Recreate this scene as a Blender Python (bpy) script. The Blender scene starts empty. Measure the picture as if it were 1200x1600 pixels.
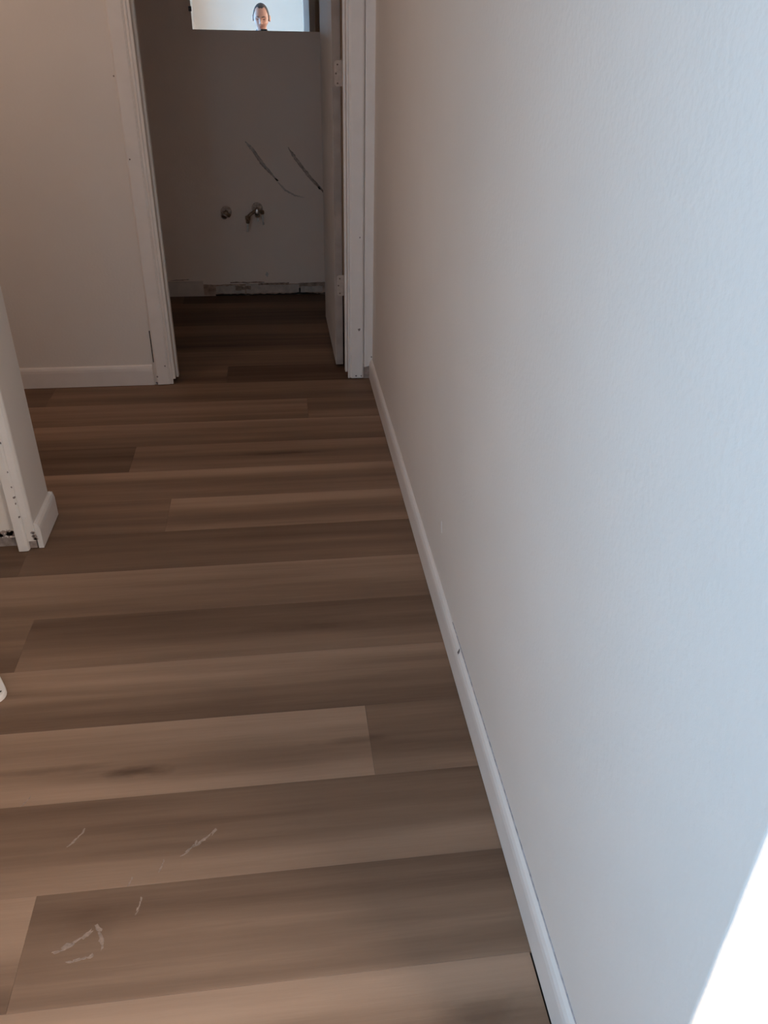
import bpy, bmesh, math, random
from mathutils import Vector, Matrix, noise as mnoise
from math import sin, cos, pi, radians, exp, sqrt

S = bpy.context.scene
COL = S.collection
random.seed(7)

# ------------------------------------------------------------------ camera
PITCH, YAW, ROLL = 0.53982, 0.138406, 0.0201635
H = 1.5
fw = Vector((sin(YAW) * cos(PITCH), cos(YAW) * cos(PITCH), -sin(PITCH)))
rt0 = Vector((cos(YAW), -sin(YAW), 0))
up0 = rt0.cross(fw)
RT = rt0 * cos(ROLL) + up0 * sin(ROLL)
UP = -rt0 * sin(ROLL) + up0 * cos(ROLL)
cam_d = bpy.data.cameras.new('camera')
cam = bpy.data.objects.new('camera', cam_d)
COL.objects.link(cam)
m = Matrix((RT, UP, -fw)).transposed().to_4x4()
m.translation = Vector((0, 0, H))
cam.matrix_world = m
cam_d.sensor_fit = 'VERTICAL'
cam_d.sensor_height = 32.0
cam_d.lens = 32.0 * 1250.0 / 1600.0
cam_d.clip_start = 0.005
S.camera = cam

# ------------------------------------------------------------------ light
S.view_settings.view_transform = 'Standard'
S.view_settings.look = 'None'
S.view_settings.gamma = 1.0
S.view_settings.use_curve_mapping = False
S.view_settings.exposure = 0.0

S.cycles.max_bounces = 16
S.cycles.diffuse_bounces = 12

world = bpy.data.worlds.new('sky')
S.world = world
world.use_nodes = True
bg = world.node_tree.nodes['Background']
bg.inputs['Color'].default_value = (0.62, 0.78, 1.0, 1)
bg.inputs['Strength'].default_value = 1.0


def area(name, loc, rot, sx, sy, power, color):
    d = bpy.data.lights.new(name, 'AREA')
    d.shape = 'RECTANGLE'
    d.size, d.size_y = sx, sy
    d.energy = power
    d.color = color
    o = bpy.data.objects.new(name, d)
    o.location = loc
    o.rotation_euler = rot
    COL.objects.link(o)
    return o


# daylight entering at the two windows of the room behind the photographer
area('daylight_left', (-1.03, -0.92, 1.5), (0, -pi / 2, 0), 1.2, 1.5, 76, (0.265, 0.63, 1.03))
area('daylight_back', (2.15, -1.51, 1.45), (pi / 2, 0, 0), 1.4, 1.3, 158, (1.0, 0.89, 0.78))

# added warm fill without a fixture, out of view in the side corridor
d = bpy.data.lights.new('corridor_fill', 'POINT')
d.energy = 8
d.color = (1.0, 0.80, 0.68)
d.shadow_soft_size = 0.14
o = bpy.data.objects.new('corridor_fill', d)
o.location = (-1.35, 2.74, 2.26)
COL.objects.link(o)

# ------------------------------------------------------------------ materials


def new_mat(name):
    mt = bpy.data.materials.new(name)
    mt.use_nodes = True
    nt = mt.node_tree
    b = nt.nodes['Principled BSDF']
    return mt, nt, b


def N(nt, t, **kw):
    n = nt.nodes.new(t)
    for k, v in kw.items():
        setattr(n, k, v)
    return n


def math_node(nt, op, a, b=None, c=None, clamp=False):
    n = nt.nodes.new('ShaderNodeMath')
    n.operation = op
    n.use_clamp = clamp
    for i, v in enumerate((a, b, c)):
        if v is None:
            continue
        if isinstance(v, (int, float)):
            n.inputs[i].default_value = v
        else:
            nt.links.new(v, n.inputs[i])
    return n.outputs[0]


def plain(name, col, rough=0.6, metal=0.0, var=0.0, vscale=8.0, bump=0.0, bscale=120.0, spec=0.3):
    mt, nt, b = new_mat(name)
    b.inputs['Roughness'].default_value = rough
    b.inputs['Metallic'].default_value = metal
    b.inputs['Specular IOR Level'].default_value = spec
    tc = N(nt, 'ShaderNodeTexCoord')
    if var > 0:
        n = N(nt, 'ShaderNodeTexNoise')
        n.inputs['Scale'].default_value = vscale
        n.inputs['Detail'].default_value = 5
        nt.links.new(tc.outputs['Object'], n.inputs['Vector'])
        r = N(nt, 'ShaderNodeValToRGB')
        lo = [c * (1 - var) for c in col]
        hi = [min(1, c * (1 + var)) for c in col]
        r.color_ramp.elements[0].position = 0.3
        r.color_ramp.elements[1].position = 0.7
        r.color_ramp.elements[0].color = (*lo, 1)
        r.color_ramp.elements[1].color = (*hi, 1)
        nt.links.new(n.outputs['Fac'], r.inputs['Fac'])
        nt.links.new(r.outputs['Color'], b.inputs['Base Color'])
    else:
        b.inputs['Base Color'].default_value = (*col, 1)
    if bump > 0:
        n2 = N(nt, 'ShaderNodeTexNoise')
        n2.inputs['Scale'].default_value = bscale
        n2.inputs['Detail'].default_value = 3
        nt.links.new(tc.outputs['Object'], n2.inputs['Vector'])
        bp = N(nt, 'ShaderNodeBump')
        bp.inputs['Strength'].default_value = bump
        bp.inputs['Distance'].default_value = 0.004
        nt.links.new(n2.outputs['Fac'], bp.inputs['Height'])
        nt.links.new(bp.outputs['Normal'], b.inputs['Normal'])
    return mt


WALL = (0.76, 0.69, 0.62)
M_wall = plain('wall_paint', WALL, 0.75, var=0.02, vscale=3, bump=0.20, bscale=95)
M_bath = plain('bathroom_paint', (0.84, 0.69, 0.575), 0.75, var=0.02, vscale=3, bump=0.25, bscale=95)
M_edge = plain('bare_door_edge', (0.36, 0.29, 0.245), 0.8, var=0.12, vscale=14)
M_trim = plain('trim_paint', (0.80, 0.73, 0.665), 0.5, var=0.03, vscale=14, bump=0.06, bscale=60)
M_base = plain('baseboard_paint', (0.78, 0.71, 0.65), 0.5, var=0.03, vscale=10, bump=0.06, bscale=60)
M_ceil = plain('ceiling_paint', (0.78, 0.73, 0.68), 0.9, bump=0.3, bscale=80)
M_door = plain('door_paint', (0.72, 0.68, 0.64), 0.5, var=0.03, vscale=9)
M_raw = plain('raw_drywall', (0.34, 0.27, 0.235), 0.95, var=0.28, vscale=45, bump=0.6, bscale=90)
M_gouge = plain('torn_drywall_paper', (0.30, 0.21, 0.16), 0.95, var=0.5, vscale=60, bump=0.5, bscale=120)
M_dark = plain('dark_hole', (0.035, 0.026, 0.02), 0.95)
M_nail = plain('nail_hole_filler', (0.22, 0.17, 0.15), 0.9)
M_sub = plain('subfloor', (0.035, 0.028, 0.026), 0.95, var=0.3, vscale=30)
M_hinge = plain('painted_hinge', (0.50, 0.40, 0.33), 0.6, var=0.1, vscale=60)
M_screw = plain('screw', (0.16, 0.11, 0.09), 0.5, metal=0.4)
M_chrome = plain('old_chrome', (0.62, 0.58, 0.54), 0.25, metal=1.0, var=0.25, vscale=70)
M_esc = plain('paint_crusted_plate', (0.50, 0.40, 0.33), 0.6, var=0.4, vscale=70, bump=.8, bscale=110)
M_brass = plain('tarnished_brass', (0.30, 0.20, 0.13), 0.42, metal=1.0, var=0.35, vscale=80)
M_tube = plain('dull_white_tube', (0.72, 0.68, 0.63), 0.35, var=.15, vscale=60)
M_clip = plain('dark_clip', (0.06, 0.05, 0.045), 0.4, metal=0.5)
M_scuff = plain('pale_scuff', (0.285, 0.20, 0.15), 0.8, var=0.25, vscale=120)
M_chip = plain('paint_chip', (0.85, 0.83, 0.80), 0.8)
M_frame = plain('window_frame_paint', (0.8, 0.8, 0.8), 0.4)
M_skin = plain('skin', (0.40, 0.225, 0.175), 0.5, var=0.06, vscale=30)
M_hair = plain('hair', (0.045, 0.036, 0.036), 0.6, var=0.3, vscale=140, bump=0.5, bscale=300)
M_lip = plain('lip', (0.42, 0.19, 0.16), 0.5)
M_eye = plain('eye', (0.04, 0.03, 0.03), 0.2)
M_shirt = plain('grey_shirt', (0.10, 0.10, 0.115), 0.85, var=0.1, vscale=40, bump=0.3, bscale=200)
M_jeans = plain('jeans', (0.055, 0.075, 0.13), 0.85, var=0.2, vscale=60, bump=0.3, bscale=300)
M_shoe = plain('shoe', (0.05, 0.045, 0.04), 0.6)
M_sole = plain('shoe_sole', (0.5, 0.48, 0.45), 0.7)
M_phone = plain('phone_body', (0.02, 0.02, 0.024), 0.25)
M_screen = plain('phone_screen', (0.015, 0.015, 0.02), 0.08)

# mirror
M_mirror, nt, b = new_mat('mirror_silver')
b.inputs['Base Color'].default_value = (0.93, 0.95, 0.95, 1)
b.inputs['Metallic'].default_value = 1.0
b.inputs['Roughness'].default_value = 0.0


def floor_material():
    """vinyl oak planks: attribute 'tones' = far / middle / near tone and a seed for each plank"""
    mt, nt, b = new_mat('oak_vinyl_plank')
    L = nt.links.new
    uv = N(nt, 'ShaderNodeUVMap', uv_map='UVMap')
    sep = N(nt, 'ShaderNodeSeparateXYZ')
    L(uv.outputs['UV'], sep.inputs[0])
    u, v = sep.outputs[0], sep.outputs[1]
    at = N(nt, 'ShaderNodeAttribute', attribute_name='tones')
    sc = N(nt, 'ShaderNodeSeparateColor')
    L(at.outputs['Color'], sc.inputs[0])
    far, mid, near = sc.outputs[0], sc.outputs[1], sc.outputs[2]
    seed = at.outputs['Alpha']
    s37 = math_node(nt, 'MULTIPLY', seed, 37.0)

    def nz(su, sv, off, detail=4.0, rough=0.55):
        cx = N(nt, 'ShaderNodeCombineXYZ')
        L(math_node(nt, 'MULTIPLY_ADD', u, su, math_node(nt, 'ADD', s37, off)), cx.inputs[0])
        L(math_node(nt, 'MULTIPLY_ADD', v, sv, s37), cx.inputs[1])
        cx.inputs[2].default_value = off
        n = N(nt, 'ShaderNodeTexNoise')
        n.inputs['Scale'].default_value = 1.0
        n.inputs['Detail'].default_value = detail
        n.inputs['Roughness'].default_value = rough
        L(cx.outputs[0], n.inputs['Vector'])
        return math_node(nt, 'SUBTRACT', n.outputs['Fac'], 0.5)
    warp = nz(0.9, 1.5, 3.1, 2)
    vw = math_node(nt, 'MULTIPLY_ADD', warp, 0.75, v)

    def mr(x, a, c):
        n = N(nt, 'ShaderNodeMapRange', interpolation_type='SMOOTHSTEP')
        L(x, n.inputs[0])
        n.inputs[1].default_value = a
        n.inputs[2].default_value = c
        return n.outputs[0]

    def lerp(a, c, t):
        n = N(nt, 'ShaderNodeMix', data_type='FLOAT')
        L(t, n.inputs[0])
        L(a, n.inputs[2])
        L(c, n.inputs[3])
        return n.outputs[0]
    t1 = lerp(near, mid, mr(vw, 0.12, 0.48))
    t2 = lerp(t1, far, mr(vw, 0.55, 0.88))
    streak = nz(1.3, 5.0, 11.0, 5)
    fine = nz(6.0, 38.0, 23.0, 4, 0.65)
    hair = nz(22.0, 150.0, 41.0, 2, 0.6)
    band = nz(0.55, 3.2, 67.0, 3, 0.5)
    t2 = math_node(nt, 'MULTIPLY_ADD', math_node(nt, 'SUBTRACT', t2, 0.46), 1.35, 0.44)
    t = math_node(nt, 'MULTIPLY_ADD', streak, 0.45, t2)
    t = math_node(nt, 'MULTIPLY_ADD', band, 0.75, t)
    t = math_node(nt, 'MULTIPLY_ADD', fine, 0.20, t)
    t = math_node(nt, 'MULTIPLY_ADD', hair, 0.06, t)
    # dark knots and cathedral figure printed on single planks
    tc = N(nt, 'ShaderNodeTexCoord')
    so = N(nt, 'ShaderNodeSeparateXYZ')
    L(tc.outputs['Object'], so.inputs[0])
    wob = nz(14.0, 8.0, 51.0, 3)
    for kx, ky, rx, ry, amt in ((-0.383, 1.361, 0.085, 0.020, 0.42), (-0.60, 1.385, 0.16, 0.016, 0.16), (0.30, 0.735, 0.10, 0.035, 0.22),
                                (-0.15, 0.62, 0.22, 0.03, 0.22), (0.02, 1.86, 0.25, 0.025, 0.14), (-0.42, 0.99, 0.09, 0.05, 0.12),
                                (0.13, 1.40, 0.12, 0.014, 0.20), (-0.03, 2.99, 0.22, 0.02, 0.25)):
        dx = math_node(nt, 'DIVIDE', math_node(nt, 'SUBTRACT', so.outputs[0], kx), rx)
        dy = math_node(nt, 'DIVIDE', math_node(nt, 'SUBTRACT', so.outputs[1], ky), ry)
        d = math_node(nt, 'SQRT', math_node(nt, 'ADD', math_node(nt, 'MULTIPLY', dx, dx), math_node(nt, 'MULTIPLY', dy, dy)))
        d = math_node(nt, 'MULTIPLY_ADD', wob, 1.3, d)
        k = mr(d, 1.15, 0.1)
        t = math_node(nt, 'MULTIPLY_ADD', k, -amt, t)
    ramp = N(nt, 'ShaderNodeValToRGB')
    e = ramp.color_ramp.elements
    e[0].position, e[0].color = 0.0, (0.098, 0.053, 0.031, 1)
    e[1].position, e[1].color = 1.0, (0.40, 0.252, 0.165, 1)
    x = e.new(0.5)
    x.color = (0.224, 0.134, 0.084, 1)
    L(t, ramp.inputs['Fac'])
    L(ramp.outputs['Color'], b.inputs['Base Color'])
    b.inputs['Roughness'].default_value = 0.55
    b.inputs['Specular IOR Level'].default_value = 0.25
    bp = N(nt, 'ShaderNodeBump')
    bp.inputs['Strength'].default_value = 0.08
    bp.inputs['Distance'].default_value = 0.002
    L(math_node(nt, 'ADD', fine, hair), bp.inputs['Height'])
    L(bp.outputs['Normal'], b.inputs['Normal'])
    return mt


M_floor = floor_material()

# ------------------------------------------------------------------ helpers


def obj(name, bm, mats, parent=None, smooth=False, bevel=0.0, segs=2):
    me = bpy.data.meshes.new(name)
    bmesh.ops.recalc_face_normals(bm, faces=bm.faces)
    bm.to_mesh(me)
    bm.free()
    o = bpy.data.objects.new(name, me)
    for mt in (mats if isinstance(mats, (list, tuple)) else [mats]):
        me.materials.append(mt)
    COL.objects.link(o)
    if smooth:
        for p in me.polygons:
            p.use_smooth = True
    if bevel > 0:
        md = o.modifiers.new('bevel', 'BEVEL')
        md.width = bevel
        md.segments = segs
        md.limit_method = 'ANGLE'
    if parent:
        o.parent = parent
        o.matrix_parent_inverse = Matrix.Identity(4)
    return o


def struct(name, bm, mats, **kw):
    o = obj(name, bm, mats, **kw)
    o['kind'] = 'structure'
    return o


def box(bm, x0, x1, y0, y1, z0, z1, mi=0):
    vs = [bm.verts.new((x, y, z)) for z in (z0, z1) for y in (y0, y1) for x in (x0, x1)]
    fs = []
    for f in ((0, 2, 3, 1), (4, 5, 7, 6), (0, 1, 5, 4), (2, 6, 7, 3), (0, 4, 6, 2), (1, 3, 7, 5)):
        fc = bm.faces.new([vs[i] for i in f])
        fc.material_index = mi
        fs.append(fc)
    return vs


def extrude_profile(bm, prof, p0, p1, along, side, up=Vector((0, 0, 1)), cap=True, mi=0):
    """profile [(s, t)] in the (side, up) plane swept from p0 to p1"""
    rings = []
    for p in (p0, p1):
        rings.append([bm.verts.new(Vector(p) + side * s + up * t) for s, t in prof])
    n = len(prof)
    for i in range(n):
        j = (i + 1) % n
        f = bm.faces.new((rings[0][i], rings[0][j], rings[1][j], rings[1][i]))
        f.material_index = mi
    if cap:
        bm.faces.new(list(reversed(rings[0])))
        bm.faces.new(rings[1])


def lathe(bm, prof, origin, axis, seg=20, cap=True):
    axis = Vector(axis).normalized()
    t = axis.orthogonal().normalized()
    w = axis.cross(t)
    rings = []
    for r, d in prof:
        rings.append([bm.verts.new(Vector(origin) + axis * d + (t * cos(2 * pi * i / seg) + w * sin(2 * pi * i / seg)) * max(r, 1e-5)) for i in range(seg)])
    for a, c in zip(rings, rings[1:]):
        for i in range(seg):
            j = (i + 1) % seg
            bm.faces.new((a[i], a[j], c[j], c[i]))
    if cap:
        bm.faces.new(list(reversed(rings[0])))
        bm.faces.new(rings[-1])


def tube(bm, pts, r, seg=12):
    pts = [Vector(p) for p in pts]
    rings = []
    ref = None
    for i, p in enumerate(pts):
        d = (pts[min(i + 1, len(pts) - 1)] - pts[max(i - 1, 0)]).normalized()
        if ref is None:
            ref = d.orthogonal().normalized()
        ref = (ref - d * ref.dot(d)).normalized()
        w = d.cross(ref)
        rr = r[i] if isinstance(r, (list, tuple)) else r
        rings.append([bm.verts.new(p + (ref * cos(2 * pi * k / seg) + w * sin(2 * pi * k / seg)) * rr) for k in range(seg)])
    for a, c in zip(rings, rings[1:]):
        for i in range(seg):
            j = (i + 1) % seg
            bm.faces.new((a[i], a[j], c[j], c[i]))
    bm.faces.new(list(reversed(rings[0])))
    bm.faces.new(rings[-1])


def blob(bm, origin, n, ux, uy, rx, ry, th=0.0012, seg=14, jag=0.3, seed=0):
    """a small irregular raised patch lying on a surface with normal n"""
    rnd = random.Random(seed)
    n = Vector(n).normalized()
    o = Vector(origin)
    ux, uy = Vector(ux).normalized(), Vector(uy).normalized()
    base, top = [], []
    for i in range(seg):
        a = 2 * pi * i / seg
        k = 1 + jag * (rnd.random() - 0.5) * 2
        d = ux * cos(a) * rx * k + uy * sin(a) * ry * k
        base.append(bm.verts.new(o + d))
        top.append(bm.verts.new(o + d * 0.9 + n * th))
    for i in range(seg):
        j = (i + 1) % seg
        bm.faces.new((base[i], base[j], top[j], top[i]))
    bm.faces.new(top)
    bm.faces.new(list(reversed(base)))


def thing(name, label, cat, loc=(0, 0, 0), group=None):
    o = bpy.data.objects.new(name, None)
    o.empty_display_size = 0.05
    COL.objects.link(o)
    o.location = loc
    o['label'] = label
    o['category'] = cat
    if group:
        o['group'] = group
    return o


def tag(o, label, cat, group=None):
    o['label'] = label
    o['category'] = cat
    if group:
        o['group'] = group
    return o


# ------------------------------------------------------------------ key dimensions
CEIL = 2.44
YL = 3.7875            # face of the cross wall with the bathroom door
YB = 5.325             # bathroom back wall
YC = 0.435             # outside corner where the right wall ends
FB = lambda y: 0.4095 + 0.0074 * y      # face of the right baseboard
FW = lambda y: FB(y) + 0.015            # face of the right wall
SX = -0.833            # +x face of the left wall stub
SY0, SY1 = 2.352, 2.566
XW, YS, XE = -4.2, -2.9, 4.2
XJ, YJ = 0.95, -1.45
XN = -0.97                              # window wall left of the photographer            # room behind the photographer

# ------------------------------------------------------------------ floor
PITCHY, Y0 = 0.2275, 0.8325
joints = {0: -0.541, 2: 0.171, 4: -0.758, 6: -0.864, 7: -0.429, 9: -0.615, 11: 0.113, 12: -1.081, 13: -0.272,
          1: -1.05, 3: -1.02, 5: -1.04, 8: -1.05, 10: -1.07, -1: -0.80, -2: -0.3, 14: 0.9, 15: -0.9, 16: 0.7, 17: -1.1, 18: 0.8, 19: -0.6}
# tones far, middle, near for the plank that starts at the joint, and for the one left of it
tones = {-1: ((.84, .52, .42), (.5, .42, .36)),
         0: ((.32, .46, .56), (.80, .66, .34)),
         1: ((.36, .44, .62), (.5, .5, .5)),
         2: ((.40, .40, .56), (.72, .60, .74)),
         3: ((.72, .56, .30), (.6, .5, .4)),
         4: ((.26, .38, .62), (.56, .46, .30)),
         5: ((.66, .58, .44), (.6, .5, .4)),
         6: ((.24, .30, .36), (.20, .24, .26)),
         7: ((.66, .44, .56), (.44, .40, .42)),
         8: ((.58, .40, .46), (.5, .5, .4)),
         9: ((.50, .34, .46), (.18, .20, .22)),
         10: ((.62, .44, .26), (.5, .4, .3)),
         11: ((.34, .30, .40), (.46, .50, .26)),
         12: ((.36, .42, .30), (.22, .24, .26)),
         13: ((.14, .16, .22), (.40, .44, .34)),
         14: ((.5, .5, .45), (.52, .46, .40)),
         15: ((.30, .26, .34), (.4, .4, .4)),
         16: ((.5, .4, .3), (.42, .50, .30)),
         17: ((.22, .20, .28), (.3, .3, .3)),
         18: ((.5, .4, .3), (.42, .36, .22)),
         19: ((.18, .16, .22), (.3, .3, .3))}
bm = bmesh.new()
uvl = bm.loops.layers.uv.new('UVMap')
tl = bm.loops.layers.float_color.new('tones')
PL, GAP = 1.52, 0.00015
rnd = random.Random(3)


def plank(xa, xb, ya, yb, tone, seed, v0=0.0):
    xa, xb = xa + GAP, xb - GAP
    ya, yb = ya + GAP, yb - GAP
    if xb - xa < 0.01:
        return
    e = 0.0007
    z0, z1 = -0.006, 0.0
    b0 = [bm.verts.new((x, y, z0)) for x, y in ((xa, ya), (xb, ya), (xb, yb), (xa, yb))]
    b1 = [bm.verts.new((x, y, z1 - e * 0.5)) for x, y in ((xa, ya), (xb, ya), (xb, yb), (xa, yb))]
    b2 = [bm.verts.new((x, y, z1)) for x, y in ((xa + e, ya + e), (xb - e, ya + e), (xb - e, yb - e), (xa + e, yb - e))]
    fs = [bm.faces.new(b2)]
    for r0, r1 in ((b0, b1), (b1, b2)):
        for i in range(4):
            j = (i + 1) % 4
            fs.append(bm.faces.new((r0[i], r0[j], r1[j], r1[i])))
    for f in fs:
        for l in f.loops:
            l[uvl].uv = (l.vert.co.x, (l.vert.co.y - ya) / (yb - ya))
            l[tl] = (*tone, seed)


light_shift = {0: .0, 1: -.03, 2: -.05, -1: -.02, 5: .05, 6: .10, 7: .06, 8: .10, 9: .08, 10: .10, 11: .10, 12: .08}  # light put into plank tone: far rows lifted, near rows lowered
for k in range(-20, 20):
    ya, yb = Y0 + PITCHY * k, Y0 + PITCHY * (k + 1)
    if yb > YB:
        yb = YB
    j0 = joints.get(k, rnd.uniform(-1.5, 0))
    xs = sorted(j0 + PL * i for i in range(-4, 5))
    lim0, lim1 = XW, XE
    for xa in xs:
        xb = xa + PL
        xa2, xb2 = max(xa, lim0), min(xb, lim1)
        if xb2 - xa2 < 0.02:
            continue
        if abs(xa - j0) < 1e-6 and k in tones:
            tn = tones[k][0]
        elif abs(xb - j0) < 1e-6 and k in tones:
            tn = tones[k][1]
        else:
            c = rnd.uniform(.3, .65)
            tn = (c + rnd.uniform(-.2, .2), c, c + rnd.uniform(-.2, .2))
        if k <= -1 and xb2 > 0.43 and xa2 < 0.40 and yb > YC - 0.2:
            plank(xa2, FB(ya) - (0.004 if k == -2 else .0005), ya, yb, tn, rnd.random())
            if ya < YC:
                plank(FB(ya) - 0.002, xb2, ya, min(yb, YC + .06), tn, rnd.random())
        else:
            tn = tuple(min(1, max(0, q + light_shift.get(k, 0))) for q in tn)
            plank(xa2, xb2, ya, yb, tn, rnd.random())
floor = struct('floor', bm, M_floor)
floor['label'] = 'brown oak look vinyl plank floor laid across the hallway'

bm = bmesh.new()
box(bm, XW - .12, XE + .12, YS - .12, YB + .12, -0.12, -0.006)
struct('floor_underlay', bm, M_sub)

# pale scuffs left on the planks
scf = [((-.215, 1.157), 40, .030, .005), ((-.245, 1.135), 48, .022, .004), ((-.488, 1.189), 55, .022, .004), ((-.36, 1.07), 70, .010, .003),
       ((-.45, 0.952), 30, .035, .007), ((-.40, 0.958), 110, .025, .006), ((-.43, 0.918), 10, .022, .005), ((-.335, 1.015), 80, .018, .003),
       ((-.62, 1.30), 60, .015, .003), ((-.30, 1.10), 75, .014, .003)]
for i, ((x, y), a, rx, ry) in enumerate(scf):
    bm = bmesh.new()
    a = radians(a)
    for q in range(4):
        t = (q - 1.5) / 1.5
        blob(bm, (x + cos(a) * rx * t * .8, y + sin(a) * rx * t * .8, 0.0001), (0, 0, 1), (cos(a + .3 * t), sin(a + .3 * t), 0), (-sin(a), cos(a), 0),
             rx * .34, ry * (.45 + .3 * (q % 2)), 0.0002, 12, .4, i * 10 + q)
    obj('scuff_mark', bm, M_scuff, floor)

# ------------------------------------------------------------------ ceiling
bm = bmesh.new()
box(bm, XW - .12, XE + .12, YS - .12, YB + .12, CEIL, CEIL + .12)
struct('ceiling', bm, M_ceil)

# ------------------------------------------------------------------ right wall, ends in a slightly knocked outside corner
bm = bmesh.new()
nz = 64
rr = random.Random(5)
prev = None
cols = []
for i in range(nz + 1):
    z = CEIL * i / nz
    j = (mnoise.noise(Vector((0, 0, z * 9))) * 0.0012 + mnoise.noise(Vector((3, 0, z * 31))) * 0.0014)
    yc = YC + j
    r = 0.004
    pts = [(FW(YB + .1), YB + .1)]
    for q in range(24):
        y = YB - (YB - YC - .02) * q / 23
        pts.append((FW(y), y))
    for q in range(5):
        a = (pi / 2) * q / 4
        pts.append((FW(YC) + r - r * cos(a), yc + r - r * sin(a)))
    pts.append((FW(YC) + .12, YC))
    pts.append((FW(YC) + .12, YC + .11))
    pts.append((FW(YB) + .12, YB + .1))
    cols.append([bm.verts.new((x, y, z)) for x, y in pts])
n = len(cols[0])
for a, c in zip(cols, cols[1:]):
    for i in range(n):
        j = (i + 1) % n
        bm.faces.new((a[i], a[j], c[j], c[i]))
bm.faces.new(list(reversed(cols[0])))
bm.faces.new(cols[-1])
wr = struct('wall_right', bm, M_wall)
bm = bmesh.new()
box(bm, FW(YC) + .12, XE + .12, YC, YC + .12, 0, CEIL)
struct('wall_return', bm, M_wall)
# small paint chip / scratch on the right wall
bm = bmesh.new()
py = 2.43
P = Vector((FW(1.93), 1.93, 0.27))
blob(bm, P, (-1, 0, 0), (0, -.35, -1), (0, 1, -.35), .016, .0022, .0008, 9, .4, 5)
obj('paint_chip', bm, M_chip, wr)

# baseboard profile: flat front, rounded top
BP = [(0, 0), (0.013, 0), (0.0135, 0.072), (0.012, 0.084), (0.0085, 0.093), (0.003, 0.098), (0, 0.098)]


def baseboard(name, p0, p1, side, h=0.098, th=0.0135, z=0.002):
    bm = bmesh.new()
    prof = [(s * th / 0.0135, t * h / 0.098 + z) for s, t in BP]
    p0, p1 = Vector(p0), Vector(p1)
    extrude_profile(bm, prof, p0, p1, None, Vector(side))
    return struct(name, bm, M_base)


bbr = baseboard('baseboard_right', (FW(YC + .003), YC + .003, 0), (FW(YL + .01), YL + .01, 0), (-1, 0, 0), h=0.098, th=0.015)
# caulk crack along the baseboard top, and a chipped joint
bm = bmesh.new()
ys = [YC + .01 + i * .06 for i in range(22)]
for i, (ya, yb) in enumerate(zip(ys, ys[1:])):
    w = .0012 + .0014 * abs(mnoise.noise(Vector((0, ya * 5, 0))))
    if 1.5 < ya < 1.62:
        w += .001
    vs = box(bm, FW(ya) - .0022, FW(ya) + .001, ya, yb, .0985, .0995 + w)
obj('caulk_crack', bm, plain('cracked_caulk', (0.44, 0.40, 0.40), .9, var=.3, vscale=60), bbr)
bm = bmesh.new()
blob(bm, (FB(1.585) + .007, 1.585, .0985), (-.3, 0, 1), (.5, 1, 0), (1, -.4, 0), .016, .0022, .0012, 10, .4, 3)
obj('chipped_paint', bm, M_nail, bbr)

# ------------------------------------------------------------------ cross wall with the bathroom doorway
DX0, DX1, DH = -0.515, 0.332, 2.03      # clear opening between the jambs
WT = 0.125
bm = bmesh.new()
box(bm, XW, DX0 - .02, YL + .012, YL + .012 + WT, 0, CEIL)
box(bm, DX1 + .02, FW(YL) + .01, YL + .012, YL + .012 + WT, 0, CEIL)
box(bm, DX0 - .02, DX1 + .02, YL + .012, YL + .012 + WT, DH + .02, CEIL)
wl = struct('wall_front', bm, M_wall)
baseboard('baseboard_left', (-2.6, YL + .012, 0), (-.618, YL + .012, 0), (0, -1, 0), h=.100, th=.0125)
# door jambs
bm = bmesh.new()
box(bm, DX0 - .02, DX0, YL + .004, YL + .012 + WT, 0.028, DH + .02)
box(bm, DX0, DX0 + .010, YL + .05, YL + .085, 0.02, DH)
struct('trim_1', bm, M_trim, bevel=.0015)
bm = bmesh.new()
box(bm, DX1, DX1 + .02, YL + .004, YL + .012 + WT, 0.028, DH + .02)
box(bm, DX1 - .010, DX1, YL + .05, YL + .085, 0.02, DH)
struct('trim_2', bm, M_trim, bevel=.0015)
bm = bmesh.new()
box(bm, DX0, DX1, YL + .004, YL + .012 + WT, DH, DH + .02)
struct('trim_3', bm, M_trim, bevel=.0015)

# casings: flat board with a bead and groove on the opening side
CP = [(0, 0), (0, .011), (.003, .0125), (.008, .0125), (.010, .009), (.013, .009), (.0155, .0125), (.018, .0125), (.020, .0150), (.072, .0165), (.079, .012), (.081, 0)]


def casing(name, x_in, sgn, z0, z1, nails, w=1.0, flare=0.0):
    bm = bmesh.new()
    a = [(s * w, t) for s, t in CP]
    rings = []
    for z in (z0, z0 + .12, z1):
        k = flare * (z - z0)
        rings.append([bm.verts.new((x_in + sgn * s + (k if s > .03 else k), YL + .012 - t, z)) for s, t in a])
    nn = len(a)
    for r0, r1 in zip(rings, rings[1:]):
        for i in range(nn):
            j = (i + 1) % nn
            bm.faces.new((r0[i], r0[j], r1[j], r1[i]))
    bm.faces.new(rings[0])
    bm.faces.new(list(reversed(rings[-1])))
    o = struct(name, bm, M_trim, bevel=.0012)
    for i, (s, z, r) in enumerate(nails):
        bm = bmesh.new()
        blob(bm, (x_in + sgn * s + flare * (z - z0), YL + .012 - .0156 if s > .02 else YL + .012 - .0125, z), (0, -1, 0), (1, 0, 0), (0, 0, 1), r, r * 1.1, .0005 + .0008, 10, .35, i + int(z * 100))
        obj('nail_hole', bm, M_nail, o)
    return o


c1 = casing('trim_4', DX0 - .012, -1, .004, DH + .09, [(.064, 1.02, .0035), (.083, 1.33, .003), (.030, .098, .0035), (.072, .045, .005), (.078, .012, .005)], flare=.0)
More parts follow.
